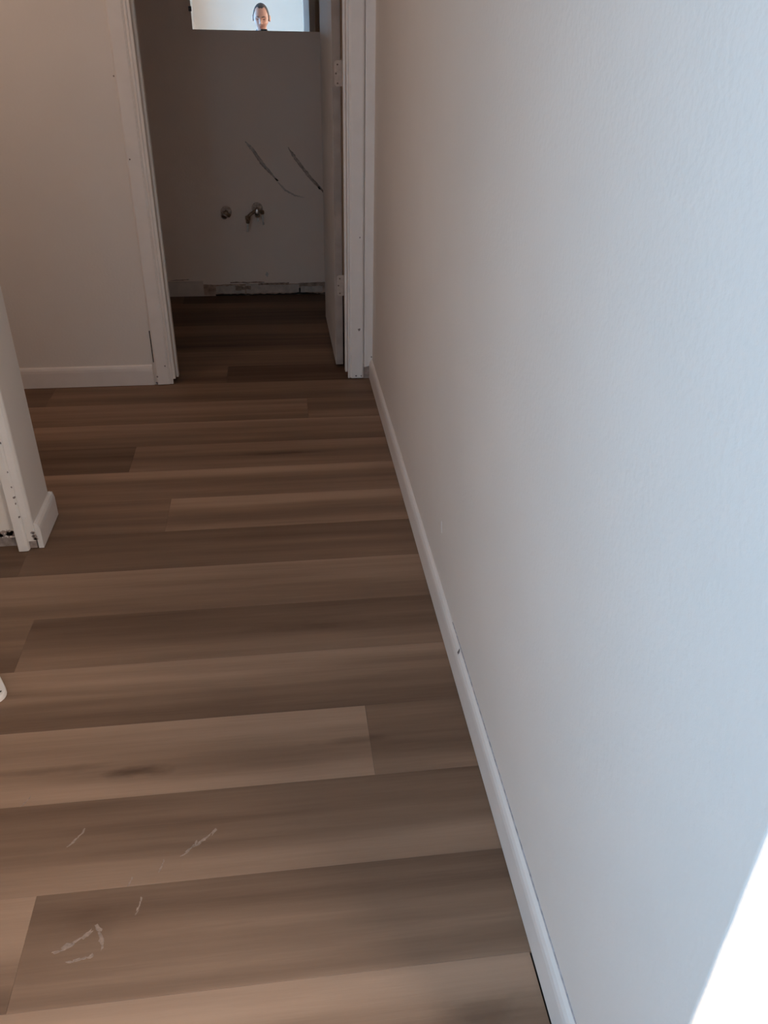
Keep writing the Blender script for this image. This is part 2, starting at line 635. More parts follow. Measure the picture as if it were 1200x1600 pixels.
# dark split between the left casing and the wall
bm = bmesh.new()
box(bm, DX0 - .0965, DX0 - .0925, YL + .006, YL + .0125, .115, .27)
obj('open_joint', bm, M_dark, c1)
c2 = casing('trim_5', DX1 - .0005, 1, .006, DH + .09, [(.055, .255, .006), (.040, .018, .004), (.066, .017, .004), (.058, .69, .003)], w=.97)
bm = bmesh.new()
blob(bm, (DX1 + .066, YL - .0035, .258), (0, -1, 0), (0, 0, 1), (1, 0, 0), .011, .003, .0012, 10, .4, 77)
obj('paint_chip', bm, M_chip, c2)
# filler strip between the right casing and the right wall, cut off above the floor
bm = bmesh.new()
xa = DX1 + .080
prof = [(xa, YL + .012), (xa, YL - .000), (xa + .004, YL - .002), (FW(YL) + .002, YL - .004), (FW(YL) + .002, YL + .012)]
r0 = [bm.verts.new((x, y, .062 + (.012 if x > xa + .02 else 0))) for x, y in prof]
r1 = [bm.verts.new((x, y, DH + .09)) for x, y in prof]
for i in range(len(prof)):
    j = (i + 1) % len(prof)
    bm.faces.new((r0[i], r0[j], r1[j], r1[i]))
bm.faces.new(list(reversed(r0)))
bm.faces.new(r1)
t6 = struct('trim_6', bm, M_trim, bevel=.001)
bm = bmesh.new()
blob(bm, (FW(YL) - .004, YL - .0035, .115), (0, -1, 0), (1, 0, .4), (0, 0, 1), .006, .004, .001, 9, .5, 31)
blob(bm, (FW(YL) - .010, YL - .0035, .085), (0, -1, 0), (1, 0, .4), (0, 0, 1), .003, .004, .001, 9, .5, 32)
obj('nail_hole', bm, M_nail, t6)
# raw gap behind it near the floor
bm = bmesh.new()
box(bm, xa - .004, FB(YL), YL + .004, YL + .013, .001, .075)
obj('exposed_drywall', bm, M_raw, wl)
# head casing above the door
bm = bmesh.new()
box(bm, DX0 - .093, FW(YL), YL - .004, YL + .012, DH + .012, DH + .09)
struct('trim_7', bm, M_trim, bevel=.003)

# ------------------------------------------------------------------ bathroom
bm = bmesh.new()
box(bm, -1.5, FW(YB) + .1, YB, YB + .1, 0, CEIL)
wb = struct('wall_back', bm, M_bath)
bm = bmesh.new()
box(bm, -1.6, -1.5, YL + .012 + WT, YB + .1, 0, CEIL)
struct('wall_left', bm, M_bath)
# old baseboard: left piece whole, the rest torn down to ragged strips
bm = bmesh.new()
extrude_profile(bm, [(0, .002), (.012, .002), (.012, .088), (.009, .095), (0, .097)], Vector((-1.5, YB, 0)), Vector((-.474, YB, 0)), None, Vector((0, -1, 0)))
bbk = struct('baseboard_back', bm, plain('old_white_baseboard', (.62, .52, .45), .7, var=.06, vscale=20))
bm = bmesh.new()
blob(bm, (-.615, YB - .0005, .106), (0, -1, 0), (1, 0, .02), (0, 0, 1), .055, .0035, .0014, 14, .5, 12)
obj('paint_ridge', bm, M_gouge, bbk)


def ragged_strip(name, x0, x1, zb, zt, th, mat, seed, amp, parent, nseg=60):
    bm = bmesh.new()
    lo, hi, lo2, hi2 = [], [], [], []
    for i in range(nseg + 1):
        x = x0 + (x1 - x0) * i / nseg
        a = zb + amp * .4 * mnoise.noise(Vector((x * 18, seed, 0)))
        c = zt + amp * (mnoise.noise(Vector((x * 9, seed + 5, 0))) + .5 * mnoise.noise(Vector((x * 40, seed + 9, 0))))
        c = max(c, a + .001)
        lo.append(bm.verts.new((x, YB - .0002, a)))
        hi.append(bm.verts.new((x, YB - .0002, c)))
        lo2.append(bm.verts.new((x, YB - th, a + .001)))
        hi2.append(bm.verts.new((x, YB - th * .6, c - .0008)))
    for i in range(nseg):
        bm.faces.new((lo2[i], lo2[i + 1], hi2[i + 1], hi2[i]))
        bm.faces.new((hi2[i], hi2[i + 1], hi[i + 1], hi[i]))
        bm.faces.new((lo[i], lo[i + 1], lo2[i + 1], lo2[i]))
    bm.faces.new((lo[0], lo2[0], hi2[0], hi[0]))
    bm.faces.new((lo[-1], hi[-1], hi2[-1], lo2[-1]))
    return obj(name, bm, mat, parent)


M_strip = plain('bare_gypsum', (.54, .44, .37), .9, var=.2, vscale=25, bump=.5, bscale=60)
M_bpaper = plain('brown_backing', (.40, .28, .21), .95, var=.4, vscale=30, bump=.4, bscale=80)
ragged_strip('torn_backing', -.474, FW(YB), .004, .074, .0022, M_bpaper, 3.3, .008, wb)
ragged_strip('bare_gypsum_strip', -.395, -.21, .016, .058, .0050, M_strip, 7.7, .012, wb)
ragged_strip('bare_gypsum_strip', -.20, .145, .014, .070, .0050, M_strip, 1.2, .010, wb)
ragged_strip('bare_gypsum_strip', .155, .30, .014, .052, .0050, M_strip, 4.2, .008, wb)
ragged_strip('dark_tear', -.30, -.08, .080, .088, .0034, M_gouge, 8.1, .006, wb)
ragged_strip('dark_tear', -.12, .08, .066, .078, .0064, M_gouge, 2.1, .007, wb)
ragged_strip('dark_tear', -.27, -.17, .036, .060, .0070, M_gouge, 6.1, .014, wb, 24)
ragged_strip('dark_tear', .32, .43, .082, .092, .0034, M_gouge, 5.1, .003, wb, 24)
ragged_strip('dark_gap', -.40, .43, .000, .010, .0060, M_dark, 9.1, .012, wb)
bm = bmesh.new()
blob(bm, (.150, YB - .004, .030), (0, -1, 0), (0, 0, 1), (1, 0, 0), .024, .006, .003, 10, .4, 4)
obj('dark_hole', bm, M_dark, wb)
bm = bmesh.new()
blob(bm, (-.06, YB, .135), (0, -1, 0), (0, 0, 1), (1, 0, 0), .016, .010, .001, 12, .4, 9)
obj('patch_mark', bm, plain('spackle', (.56, .52, .47), .9), wb)


# two long torn scars where something was pulled off the wall
def scar(pts, w0, w1, seed, mat, th=.0022):
    bm = bmesh.new()
    pts = [Vector((p[0], YB, p[1])) for p in pts]
    # resample
    path = []
    for a, c in zip(pts, pts[1:]):
        for i in range(16):
            path.append(a.lerp(c, i / 16))
    path.append(pts[-1])
    L, R, LT, RT_ = [], [], [], []
    n = len(path)
    for i, p in enumerate(path):
        d = (path[min(i + 1, n - 1)] - path[max(i - 1, 0)]).normalized()
        s = Vector((-d.z, 0, d.x))
        t = i / (n - 1)
        w = (w0 + (w1 - w0) * t) * (1 + .5 * mnoise.noise(Vector((i * .45, seed, 0)))) * min(1, .15 + 4 * t, .15 + 4 * (1 - t))
        off = s * (.003 * mnoise.noise(Vector((i * .5, seed + 4, 1))))
        hgt = th * (.7 + .6 * abs(mnoise.noise(Vector((i * .8, seed + 8, 2)))))
        L.append(bm.verts.new(p + off + s * w))
        R.append(bm.verts.new(p + off - s * w))
        LT.append(bm.verts.new(p + off + s * w * .5 + Vector((0, -hgt, 0))))
        RT_.append(bm.verts.new(p + off - s * w * .6 + Vector((0, -hgt * .7, 0))))
    for i in range(n - 1):
        bm.faces.new((L[i], L[i + 1], LT[i + 1], LT[i]))
        bm.faces.new((LT[i], LT[i + 1], RT_[i + 1], RT_[i]))
        bm.faces.new((RT_[i], RT_[i + 1], R[i + 1], R[i]))
    return obj('wall_scar', bm, mat, wb)


M_scar1 = plain('scarred_plaster', (.50, .42, .36), .95, var=.3, vscale=40, bump=.6, bscale=150)
M_scar2 = plain('torn_scar_edge', (.45, .35, .28), .95, var=.4, vscale=40, bump=.6, bscale=150)
scar([(-.145, .925), (-.10, .875), (-.04, .79), (.035, .708)], .010, .008, 1.0, M_scar1)
scar([(-.105, .868), (-.05, .79), (.03, .712)], .0035, .005, 4.0, M_scar2, .003)
scar([(.035, .700), (.08, .650), (.14, .618), (.20, .605)], .006, .004, 2.0, plain('faint_scar', (.58, .47, .39), .95, var=.15, vscale=40))
scar([(.108, .895), (.16, .82), (.24, .72), (.335, .625)], .009, .009, 3.0, M_scar2)
scar([(.27, .688), (.31, .648), (.345, .61)], .005, .006, 6.0, M_gouge, .0035)
bm = bmesh.new()
blob(bm, (.032, YB - .002, .710), (0, -1, 0), (.7, 0, -.7), (.7, 0, .7), .014, .005, .003, 10, .4, 21)
obj('dark_hole', bm, M_dark, wb)
bm = bmesh.new()
blob(bm, (.292, YB - .003, .662), (0, -1, 0), (.7, 0, -.7), (.7, 0, .7), .013, .005, .003, 10, .4, 22)
obj('dark_hole', bm, M_dark, wb)

# mirror
MZ = 1.4965
mir = thing('wall_mirror', 'frameless mirror on the dark bathroom wall, reflecting a man in a bright room', 'mirror', (-.03, YB, MZ))
bm = bmesh.new()
box(bm, -.365, .375, -.006, -.0005, 0, .76)
obj('mirror_glass', bm, M_mirror, mir, bevel=.0006)
for x, z in ((-.369, .098), (-.369, .62), (.379, .62)):
    bm = bmesh.new()
    box(bm, x - .008, x + .008, -.012, -.0005, z - .012, z + .012)
    cl = obj('mirror_clip', bm, M_clip, mir, bevel=.002)
    bm = bmesh.new()
    lathe(bm, [(.004, 0), (.004, .0015), (.002, .0025)], (x - .003 * (1 if x < 0 else -1), -.012, z), (0, -1, 0), 12)
    obj('clip_screw', bm, M_screw, cl)


# shut-off valves
def escutcheon(bm, R):
    lathe(bm, [(R, 0), (R, .002), (R * .93, .006), (R * .7, .010), (R * .45, .013), (.012, .014)], (0, 0, 0), (0, -1, 0), 28)


def valve(x, z, label, big):
    v = thing('shutoff_valve', label, 'valve', (x, YB - .0005, z), 'water shutoff valves on the bathroom wall')
    bm = bmesh.new()
    escutcheon(bm, .034)
    obj('escutcheon', bm, M_esc, v, smooth=True)
    bm = bmesh.new()
    L = .062 if big else .032
    tube(bm, [(0, -.008, 0), (0, -L, 0)], .009, 14)
    obj('pipe_stub', bm, M_brass, v, smooth=True)
    bm = bmesh.new()
    if big:
        # angle stop: body, compression nut, downward outlet, oval handle on a stem
        lathe(bm, [(.012, 0), (.015, .003), (.015, .013), (.012, .016), (.011, .02), (.015, .022), (.0165, .034), (.0155, .046), (.011, .050)], (0, -L + .006, 0), (0, -1, 0), 6)
        body = obj('valve_body', bm, M_brass, v)
        bm = bmesh.new()
        tube(bm, [(0, -L - .018, 0), (0, -L - .018, -.022)], .010, 14)
        lathe(bm, [(.0135, 0), (.0145, .003), (.0145, .014), (.012, .017)], (0, -L - .018, -.022), (0, 0, -1), 6)
        obj('outlet_nut', bm, M_brass, v)
        bm = bmesh.new()
        tube(bm, [(0, -L - .018, -.036), (.003, -L - .020, -.052), (.004, -L - .022, -.064)], .0055, 12)
        obj('supply_tube', bm, M_tube, v, smooth=True)
        bm = bmesh.new()
        tube(bm, [(0, -L - .040, 0), (0, -L - .066, 0)], .004, 10)
        obj('valve_stem', bm, M_brass, v)
        bm = bmesh.new()
        for i in range(1):
            lathe(bm, [(.010, 0), (.021, .002), (.023, .006), (.021, .010), (.010, .012)], (0, -L - .060, 0), (0, -1, 0), 24)
        for vv in bm.verts:
            vv.co.x *= .62
        obj('oval_handle', bm, M_chrome, v, smooth=True)
        # branch outlet reaching down to the left with its own nut and tube, and a short tube on the right
        bm = bmesh.new()
        tube(bm, [(-.006, -L - .004, -.002), (-.040, -L - .008, -.022), (-.058, -L - .010, -.040)], .0095, 12)
        lathe(bm, [(.013, 0), (.017, .004), (.017, .020), (.013, .025), (.012, .040), (.009, .044)], (-.058, -L - .010, -.034), (-.1, 0, -1), 6)
        obj('branch_outlet', bm, M_brass, v)
        bm = bmesh.new()
        tube(bm, [(-.062, -L - .010, -.074), (-.064, -L - .011, -.100), (-.066, -L - .012, -.128)], .0065, 12)
        obj('supply_tube', bm, M_tube, v, smooth=True)
        bm = bmesh.new()
        tube(bm, [(.008, -.040, -.012), (.028, -.040, -.014)], .007, 10)
        lathe(bm, [(.009, 0), (.013, .004), (.013, .020), (.009, .024)], (.030, -.040, -.006), (0, 0, -1), 6)
        obj('side_outlet', bm, M_brass, v)
        bm = bmesh.new()
        tube(bm, [(.030, -.040, -.028), (.031, -.041, -.060), (.033, -.040, -.092)], .0055, 12)
        obj('supply_tube', bm, M_tube, v, smooth=True)
    else:
        lathe(bm, [(.012, 0), (.016, .003), (.016, .014), (.013, .018), (.012, .026), (.009, .030)], (0, -L + .006, 0), (0, -1, 0), 6)
        obj('valve_body', bm, M_brass, v)
        bm = bmesh.new()
        tube(bm, [(0, -L - .012, 0), (.016, -L - .012, -.012)], .008, 12)
        lathe(bm, [(.010, 0), (.0125, .003), (.0125, .013), (.010, .016)], (.012, -L - .012, -.010), (.8, 0, -.6), 6)
        obj('outlet_nut', bm, M_brass, v)
        bm = bmesh.new()
        lathe(bm, [(.009, 0), (.018, .002), (.020, .006), (.018, .010), (.008, .012)], (-.012, -L - .022, -.016), (-.35, -.8, -.5), 22)
        obj('oval_handle', bm, M_chrome, v, smooth=True)
    return v


valve(-.290, .525, 'short brass shutoff valve with round chrome plate, left of the two on the bathroom wall', False)
valve(-.098, .545, 'longer brass shutoff valve with hanging supply tubes, right of the two on the bathroom wall', True)

# ------------------------------------------------------------------ open bathroom door, seen on its hinge edge
bm = bmesh.new()
LX0, LX1, LY0, LY1 = .284, .3215, 3.957, 4.78
box(bm, LX0, LX1, LY0, LY1, .016, DH - .005)
bm.faces.ensure_lookup_table()
bm.faces[2].material_index = 1
d1 = struct('door_1', bm, [M_door, M_edge], bevel=.002)
d1['label'] = 'white door standing open inside the bathroom, hinge edge to the hallway'
for z in (1.344, .425, 1.86):
    bm = bmesh.new()
    # leaf on the door edge, with rounded outer corners
    pts = []
    hh, r = .050, .012
    x0, x1 = LX0 + .010, LX1 + .0075
    for cx, cz, a0 in ((x1, hh, None), (x0 + r, hh - r, 90), (x0 + r, -hh + r, 180), (x1, -hh, None)):
        if a0 is None:
            pts.append((cx, cz))
        else:
            for q in range(6):
                a = radians(a0 + 90 * q / 5)
                pts.append((cx + r * cos(a), cz + r * sin(a)))
    f0 = [bm.verts.new((x, LY0, z + zz)) for x, zz in pts]
    f1 = [bm.verts.new((x, LY0 - .0028, z + zz)) for x, zz in pts]
    k = len(pts)
    for i in range(k):
        j = (i + 1) % k
        bm.faces.new((f0[i], f0[j], f1[j], f1[i]))
    bm.faces.new(f1)
    bm.faces.new(list(reversed(f0)))
    # knuckle
    for q in range(3):
        lathe(bm, [(.0055, 0), (.0055, .031)], (DX1 - .001, LY0 - .004, z - .049 + q * .033), (0, 0, 1), 12)
    hg = obj('hinge', bm, M_hinge, d1)
    for sx, sz in ((LX0 + .024, .034), (LX0 + .017, 0), (LX0 + .024, -.038)):
        bm = bmesh.new()
        lathe(bm, [(.0036, 0), (.0036, .0008), (.0028, .0012)], (sx, LY0 - .0028, z + sz), (0, -1, 0), 12)
        obj('hinge_screw', bm, M_screw, hg)

# ------------------------------------------------------------------ stub of wall on the left with trim and baseboard end
bm = bmesh.new()
r = .010
prof = [(XW, SY0 + .030), (-.892, SY0 + .030), (-.892, SY0), (SX - r, SY0)]
for q in range(1, 7):
    a = (pi / 2) * q / 6
    prof.append((SX - r + r * sin(a), SY0 + r - r * cos(a)))
prof += [(SX, SY1), (XW, SY1)]
rings = []
for z in (0.034, .07, .078, CEIL):
    rings.append([bm.verts.new((x, y, z)) for x, y in prof])
nn = len(prof)
for r0, r1 in zip(rings, rings[1:]):
    for i in range(nn):
        j = (i + 1) % nn
        bm.faces.new((r0[i], r0[j], r1[j], r1[i]))
bm.faces.new(list(reversed(rings[0])))
bm.faces.new(rings[-1])
ws = struct('wall_near', bm, M_wall)
# crumbled lower edge of the drywall
bm = bmesh.new()
box(bm, XW + .1, -.868, SY0 + .0318, SY1 - .02, .0, .0402)
box(bm, -.868, SX - .004, SY0 + .006, SY1 - .012, .004, .0402)
obj('raw_core', bm, M_raw, ws)
bm = bmesh.new()
for i in range(26):
    rr_ = random.Random(i)
    x = -.900 - rr_.random() * .12
    blob(bm, (x, SY0 + .031, .028 + rr_.random() * .03), (0, -1, 0), (1, 0, 0), (0, 0, 1), .006 + .006 * rr_.random(), .005 + .006 * rr_.random(), .002, 9, .5, i)
for i in range(7):
    rr_ = random.Random(i + 50)
    blob(bm, (-.842 + .008 * rr_.random(), SY0 + .001, .040 + .028 * rr_.random()), (0, -1, 0), (1, 0, 0), (0, 0, 1), .006, .005, .002, 9, .5, i + 60)
obj('torn_edge', bm, M_raw, ws)
# narrow vertical trim, face nailed along its rounded edge
bm = bmesh.new()
prof = [(-.893, SY0 + .030), (-.894, SY0 - .009), (-.892, SY0 - .011), (-.868, SY0 - .011), (-.862, SY0 - .008), (-.860, SY0 - .001), (-.860, SY0 + .012), (-.870, SY0 + .030)]
r0 = [bm.verts.new((x, y, .002)) for x, y in prof]
r1 = [bm.verts.new((x, y, CEIL - .01)) for x, y in prof]
for i in range(len(prof)):
    j = (i + 1) % len(prof)
    bm.faces.new((r0[i], r0[j], r1[j], r1[i]))
bm.faces.new(list(reversed(r0)))
bm.faces.new(r1)
t8 = struct('trim_8', bm, M_trim, bevel=.0015)
for i, (zz, rad) in enumerate(((.135, .0032), (.185, .0025), (.208, .0035), (.245, .0025), (.30, .0022), (.40, .003), (.47, .0022), (.53, .003), (.62, .003))):
    bm = bmesh.new()
    blob(bm, (-.866 + .003 * mnoise.noise(Vector((zz * 40, 0, 0))), SY0 - .0102, zz), (.5, -1, 0), (1, .5, 0), (0, 0, 1), rad, rad * 1.3, .0012, 9, .4, i)
    obj('nail_hole', bm, M_nail, t8)
# muddy joint compound smoothing the trim into the corner
bm = bmesh.new()
prof = [(-.864, SY0 - .0075), (-.856, SY0 - .0045), (-.846, SY0 - .002), (SX - .008, SY0 - .0006), (SX - .008, SY0 + .002), (-.868, SY0 + .002)]
zs = [.10, .13, .16, .25, .5, 1.0, CEIL - .02]
rings = []
for i, z in enumerate(zs):
    k = (0, .5, .8, 1, 1, 1, 1)[i]
    rings.append([bm.verts.new((x, SY0 + .002 - (SY0 + .002 - y) * max(k, .1), z)) for x, y in prof])
nn = len(prof)
for r0, r1 in zip(rings, rings[1:]):
    for i in range(nn):
        j = (i + 1) % nn
        bm.faces.new((r0[i], r0[j], r1[j], r1[i]))
bm.faces.new(list(reversed(rings[0])))
bm.faces.new(rings[-1])
obj('joint_compound', bm, M_trim, ws, smooth=True)
bm = bmesh.new()
prof = [(s * 1.3, t * .98 + .002) for s, t in BP]
extrude_profile(bm, prof, Vector((SX, SY0 + .006, 0)), Vector((SX, SY1 + .010, 0)), None, Vector((1, 0, 0)))
bbs = struct('baseboard_near', bm, M_base, bevel=.0012)
bm = bmesh.new()
blob(bm, (SX + .0145, 2.535, .070), (1, 0, 0), (0, .4, 1), (0, 1, -.4), .010, .003, .0006, 10, .4, 2)
blob(bm, (SX + .0145, 2.50, .080), (1, 0, 0), (0, .4, 1), (0, 1, -.4), .006, .002, .0006, 10, .4, 6)
obj('grey_smudge', bm, plain('grey_smudge', (.42, .36, .33), .9), bbs)
# shoe line of the baseboard: the piece closes the corridor side too
baseboard('baseboard_corridor', (-2.6, SY1, 0), (SX + .0135, SY1, 0), (0, 1, 0))

# end of a loose white board lying on the floor at the left
bm = bmesh.new()
pts = []
W, LB, RC = .14, .115, .034
for cx, cy, a0 in ((-RC, W / 2 - RC, 0), (-LB + .004, W / 2 - .004, 90), (-LB + .004, -W / 2 + .004, 180), (-RC, -W / 2 + RC, 270)):
    rad = RC if a0 in (0, 270) else .004
    for q in range(8):
        a = radians(a0 + 90 * q / 7)
        pts.append((cx + rad * cos(a), cy + rad * sin(a)))
f0 = [bm.verts.new((x, y, 0)) for x, y in pts]
f1 = [bm.verts.new((x, y, .018)) for x, y in pts]
k = len(pts)
for i in range(k):
    j = (i + 1) % k
    bm.faces.new((f0[i], f0[j], f1[j], f1[i]))
bm.faces.new(f1)
bm.faces.new(list(reversed(f0)))
brd = thing('loose_board', 'end of a loose white painted board with rounded corners on the floor at left', 'board', (-.775, 1.700, .0005))
bo = obj('board', bm, M_trim, brd, bevel=.003, segs=3)
bm = bmesh.new()
blob(bm, (-.015, -.049, .018), (0, 0, 1), (1, 0, 0), (0, 1, 0), .003, .003, .0005, 10, .2, 1)
obj('nail_hole', bm, M_dark, brd)
brd.rotation_euler = (0, 0, radians(30))

# ------------------------------------------------------------------ room behind the photographer
def wall_with_hole(name, axis, c0, c1, a0, a1, h0, h1, z0, z1):
    """wall slab between c0..c1 on its thin axis, a0..a1 long, with a hole h0..h1 x z0..z1"""
    bm = bmesh.new()
    for s0, s1, q0, q1 in ((a0, h0, 0, CEIL), (h1, a1, 0, CEIL), (h0, h1, 0, z0), (h0, h1, z1, CEIL)):
        if axis == 'x':
            box(bm, c0, c1, s0, s1, q0, q1)
        else:
            box(bm, s0, s1, c0, c1, q0, q1)
    return struct(name, bm, M_wall)


wall_with_hole('wall_west', 'x', XN - .12, XN, YS - .12, SY0 + .03, -1.72, -.12, .88, 2.12)
bm = bmesh.new()
box(bm, XW - .12, XW, SY0, YB, 0, CEIL)
struct('wall_corridor', bm, M_wall)
bm = bmesh.new()
box(bm, XN, XJ + .12, YS - .12, YS, 0, CEIL)
struct('wall_south', bm, M_wall)
bm = bmesh.new()
box(bm, XJ, XJ + .12, YS, YJ - .12, 0, CEIL)
struct('wall_jog', bm, M_wall)
wall_with_hole('wall_southeast', 'y', YJ - .12, YJ, XJ, XE, 1.43, 2.87, .78, 2.12)
bm = bmesh.new()
box(bm, XE, XE + .12, YS - .12, YC, 0, CEIL)
struct('wall_east', bm, M_wall)
for nm, axis, c0, h0, h1, z0, z1 in (('window_1', 'x', XN - .06, -1.72, -.12, .88, 2.12), ('window_2', 'y', YJ - .06, 1.43, 2.87, .78, 2.12)):
    bm = bmesh.new()

    def bar(s0, s1, q0, q1):
        if axis == 'x':
            box(bm, c0, c0 + .05, s0, s1, q0, q1)
        else:
            box(bm, s0, s1, c0, c0 + .05, q0, q1)
    bar(h0, h0 + .04, z0, z1)
    bar(h1 - .04, h1, z0, z1)
    bar(h0 + .04, h1 - .04, z0, z0 + .04)
    bar(h0 + .04, h1 - .04, z1 - .04, z1)
    mid = (h0 + h1) / 2
    bar(mid - .02, mid + .02, z0 + .04, z1 - .04)
    struct(nm, bm, M_frame)

# ------------------------------------------------------------------ person with the phone, seen in the mirror
PX, PY = -.022, -.36


def head_mesh(bm, mat4, scale):
    tmp = bmesh.new()
    bmesh.ops.create_uvsphere(tmp, u_segments=64, v_segments=48, radius=1)
    g = lambda d2, s: exp(-d2 / (s * s))
    for v in tmp.verts:
        x, y, z = v.co
        X, Y, Z = x * .077, y * .096, z * .118
        if z < 0:                       # jaw narrows, chin comes forward
            X *= 1 - .30 * (-z) ** 1.6
            if y < 0:
                Y *= 1 - .35 * (-z)
            else:
                Y *= 1 - .06 * (-z)
        if z > 0 and y < 0:
            Y *= 1.06
        if y > 0:                       # face plane
            Y = Y - .010 * g(X * X + (Z - .0) ** 2, .05) * 0
            Y += .022 * g((X * X) * 4 + (Z + .022) ** 2 * 1.2, .020) + .009 * g(X * X * 6 + (Z - .002) ** 2, .022)
            for s in (-1, 1):
                Y -= .012 * g((X - s * .031) ** 2 + (Z - .006) ** 2 * 1.6, .017)
                Y += .006 * g((X - s * .030) ** 2 * .5 + (Z - .026) ** 2 * 3, .014)
                Y += .004 * g((X - s * .042) ** 2 + (Z + .025) ** 2, .020)
                Y += .004 * g((X - s * .014) ** 2 + (Z + .030) ** 2, .008)
            Y += .006 * g(X * X * .5 + (Z + .060) ** 2 * 5, .016)
            Y -= .004 * g(X * X * .4 + (Z + .0655) ** 2 * 14, .013)
            Y += .010 * g(X * X + (Z + .100) ** 2, .022)
        v.co = (X, Y, Z)
    # ears
    for s in (-1, 1):
        e = bmesh.ops.create_uvsphere(tmp, u_segments=16, v_segments=12, radius=1)
        for v in e['verts']:
            x, y, z = v.co
            v.co = (s * (.082 + x * .009 + max(0, -y) * .008), -.008 + y * .018, -.012 + z * .031)
    tmp.transform(mat4 @ Matrix.Scale(scale, 4))
    me = bpy.data.meshes.new('t')
    tmp.to_mesh(me)
    tmp.free()
    bm.from_mesh(me)
    bpy.data.meshes.remove(me)


HS = 1.16
HEADM = Matrix.Translation((PX, PY + .050, 1.628)) @ Matrix.Rotation(radians(-17), 4, 'X') @ Matrix.Rotation(radians(4), 4, 'Z')
per = thing('person', 'balding man in dark grey shirt looking down at his phone, seen in the bathroom mirror', 'person', (0, 0, 0))


def V(x, y, z):
    return (PX + x, PY + y, z * 1.035)


PC = Vector((0, 0, H)) - UP * .062 - fw * .0072        # phone centre


def phone_pt(a, c, d):
    return tuple(PC + RT * a + UP * c + fw * d)


def limb(bm, pts, seg=20, sub=6, squash=None):
    """rounded, tapering limb through pts [(co, radius or (rx, ry))]: closed tube with ball ends"""
    P = [Vector(p) for p, r in pts]
    R = [Vector(r if isinstance(r, tuple) else (r, r)) for p, r in pts]
    path, rad = [], []
    n = len(P)
    for i in range(n - 1):
        p0, p1, p2, p3 = P[max(i - 1, 0)], P[i], P[i + 1], P[min(i + 2, n - 1)]
        for q in range(sub):
            t = q / sub
            path.append(.5 * ((2 * p1) + (p2 - p0) * t + (2 * p0 - 5 * p1 + 4 * p2 - p3) * t * t + (3 * p1 - p0 - 3 * p2 + p3) * t ** 3))
            e = t * t * (3 - 2 * t)
            rad.append(R[i] * (1 - e) + R[i + 1] * e)
    path.append(P[-1])
    rad.append(R[-1])
    # ball ends
    d0 = (path[0] - path[1]).normalized()
    d1 = (path[-1] - path[-2]).normalized()
    r0, r1 = min(rad[0]), min(rad[-1])
    head = [(path[0] + d0 * r0 * sin(a), rad[0] * cos(a)) for a in (1.5, 1.2, .8, .4)]
    tail = [(path[-1] + d1 * r1 * sin(a), rad[-1] * cos(a)) for a in (.4, .8, 1.2, 1.5)]
    full = head + list(zip(path, rad)) + tail
    rings = []
    m_ = len(full)
    for i, (p, r) in enumerate(full):
        d = (full[min(i + 1, m_ - 1)][0] - full[max(i - 1, 0)][0]).normalized()
        ux = Vector((1, 0, 0)) - d * d.x
        if ux.length < .3:
            ux = Vector((0, 0, 1)) - d * d.z
        ux.normalize()
        uy = d.cross(ux)
        rings.append([bm.verts.new(p + ux * r.x * cos(2 * pi * k / seg) + uy * r.y * sin(2 * pi * k / seg)) for k in range(seg)])
    for r_a, r_b in zip(rings, rings[1:]):
        for i in range(seg):
            j = (i + 1) % seg
            bm.faces.new((r_a[i], r_a[j], r_b[j], r_b[i]))
    bm.faces.new(list(reversed(rings[0])))
    bm.faces.new(rings[-1])


def arm_pts(s):
    wrist = Vector(phone_pt(s * .066, -.062, -.050))
    elbow = Vector(V(s * .245, .05, 1.12))
    return elbow, wrist


bm = bmesh.new()
limb(bm, [(V(0, 0, .88), (.150, .105)), (V(0, .005, 1.02), (.135, .100)), (V(0, .00, 1.20), (.150, .108)), (V(0, -.012, 1.33), (.165, .100)), (V(0, -.015, 1.385), (.110, .075))], seg=32)
limb(bm, [(V(0, -.012, 1.36), (.075, .070)), (V(0, .005, 1.43), .058), (V(0, .035, 1.52), .056)])
for s in (-1, 1):
    limb(bm, [(V(s * .080, .0, .88), (.088, .092)), (V(s * .092, .008, .70), (.078, .082)), (V(s * .098, .012, .49), .056), (V(s * .10, -.015, .33), .054), (V(s * .10, -.025, .10), .037), (V(s * .10, -.025, .06), .036)])
    limb(bm, [(V(s * .10, -.045, .045), (.034, .036)), (V(s * .108, .03, .045), (.036, .038)), (V(s * .122, .13, .030), (.036, .022))])
    elbow, wrist = arm_pts(s)
    limb(bm, [(V(s * .06, -.015, 1.355), .058), (V(s * .165, -.015, 1.355), .060), (V(s * .215, .02, 1.235), .047), (tuple(elbow), .040)])
    limb(bm, [(tuple(elbow), .040), (tuple(elbow.lerp(wrist, .3)), .041), (tuple(wrist), (.027, .023))])
    limb(bm, [(tuple(wrist), (.026, .022)), (phone_pt(s * .060, -.040, -.030), (.020, .030)), (phone_pt(s * .054, -.016, -.020), (.013, .034))])
    # fingers curl round the phone's edge onto its back, the thumb rests on the screen
    for cc, ln in ((.006, .026), (-.013, .030), (-.032, .028), (-.050, .020)):
        limb(bm, [(phone_pt(s * .052, cc * .8 - .012, -.022), .0092), (phone_pt(s * .054, cc - .004, -.004), .0088), (phone_pt(s * .048, cc, .0125), .0080), (phone_pt(s * (.045 - ln * .7), cc + .002, .0130), .0070)], seg=12, sub=4)
    limb(bm, [(phone_pt(s * .058, -.040, -.028), .0125), (phone_pt(s * .050, -.014, -.024), .0110), (phone_pt(s * .038, .004, -.0165), .0092), (phone_pt(s * .026, .012, -.0145), .0080)], seg=12, sub=4)
head_mesh(bm, HEADM, HS)
bo = obj('body', bm, M_skin, per, smooth=True)
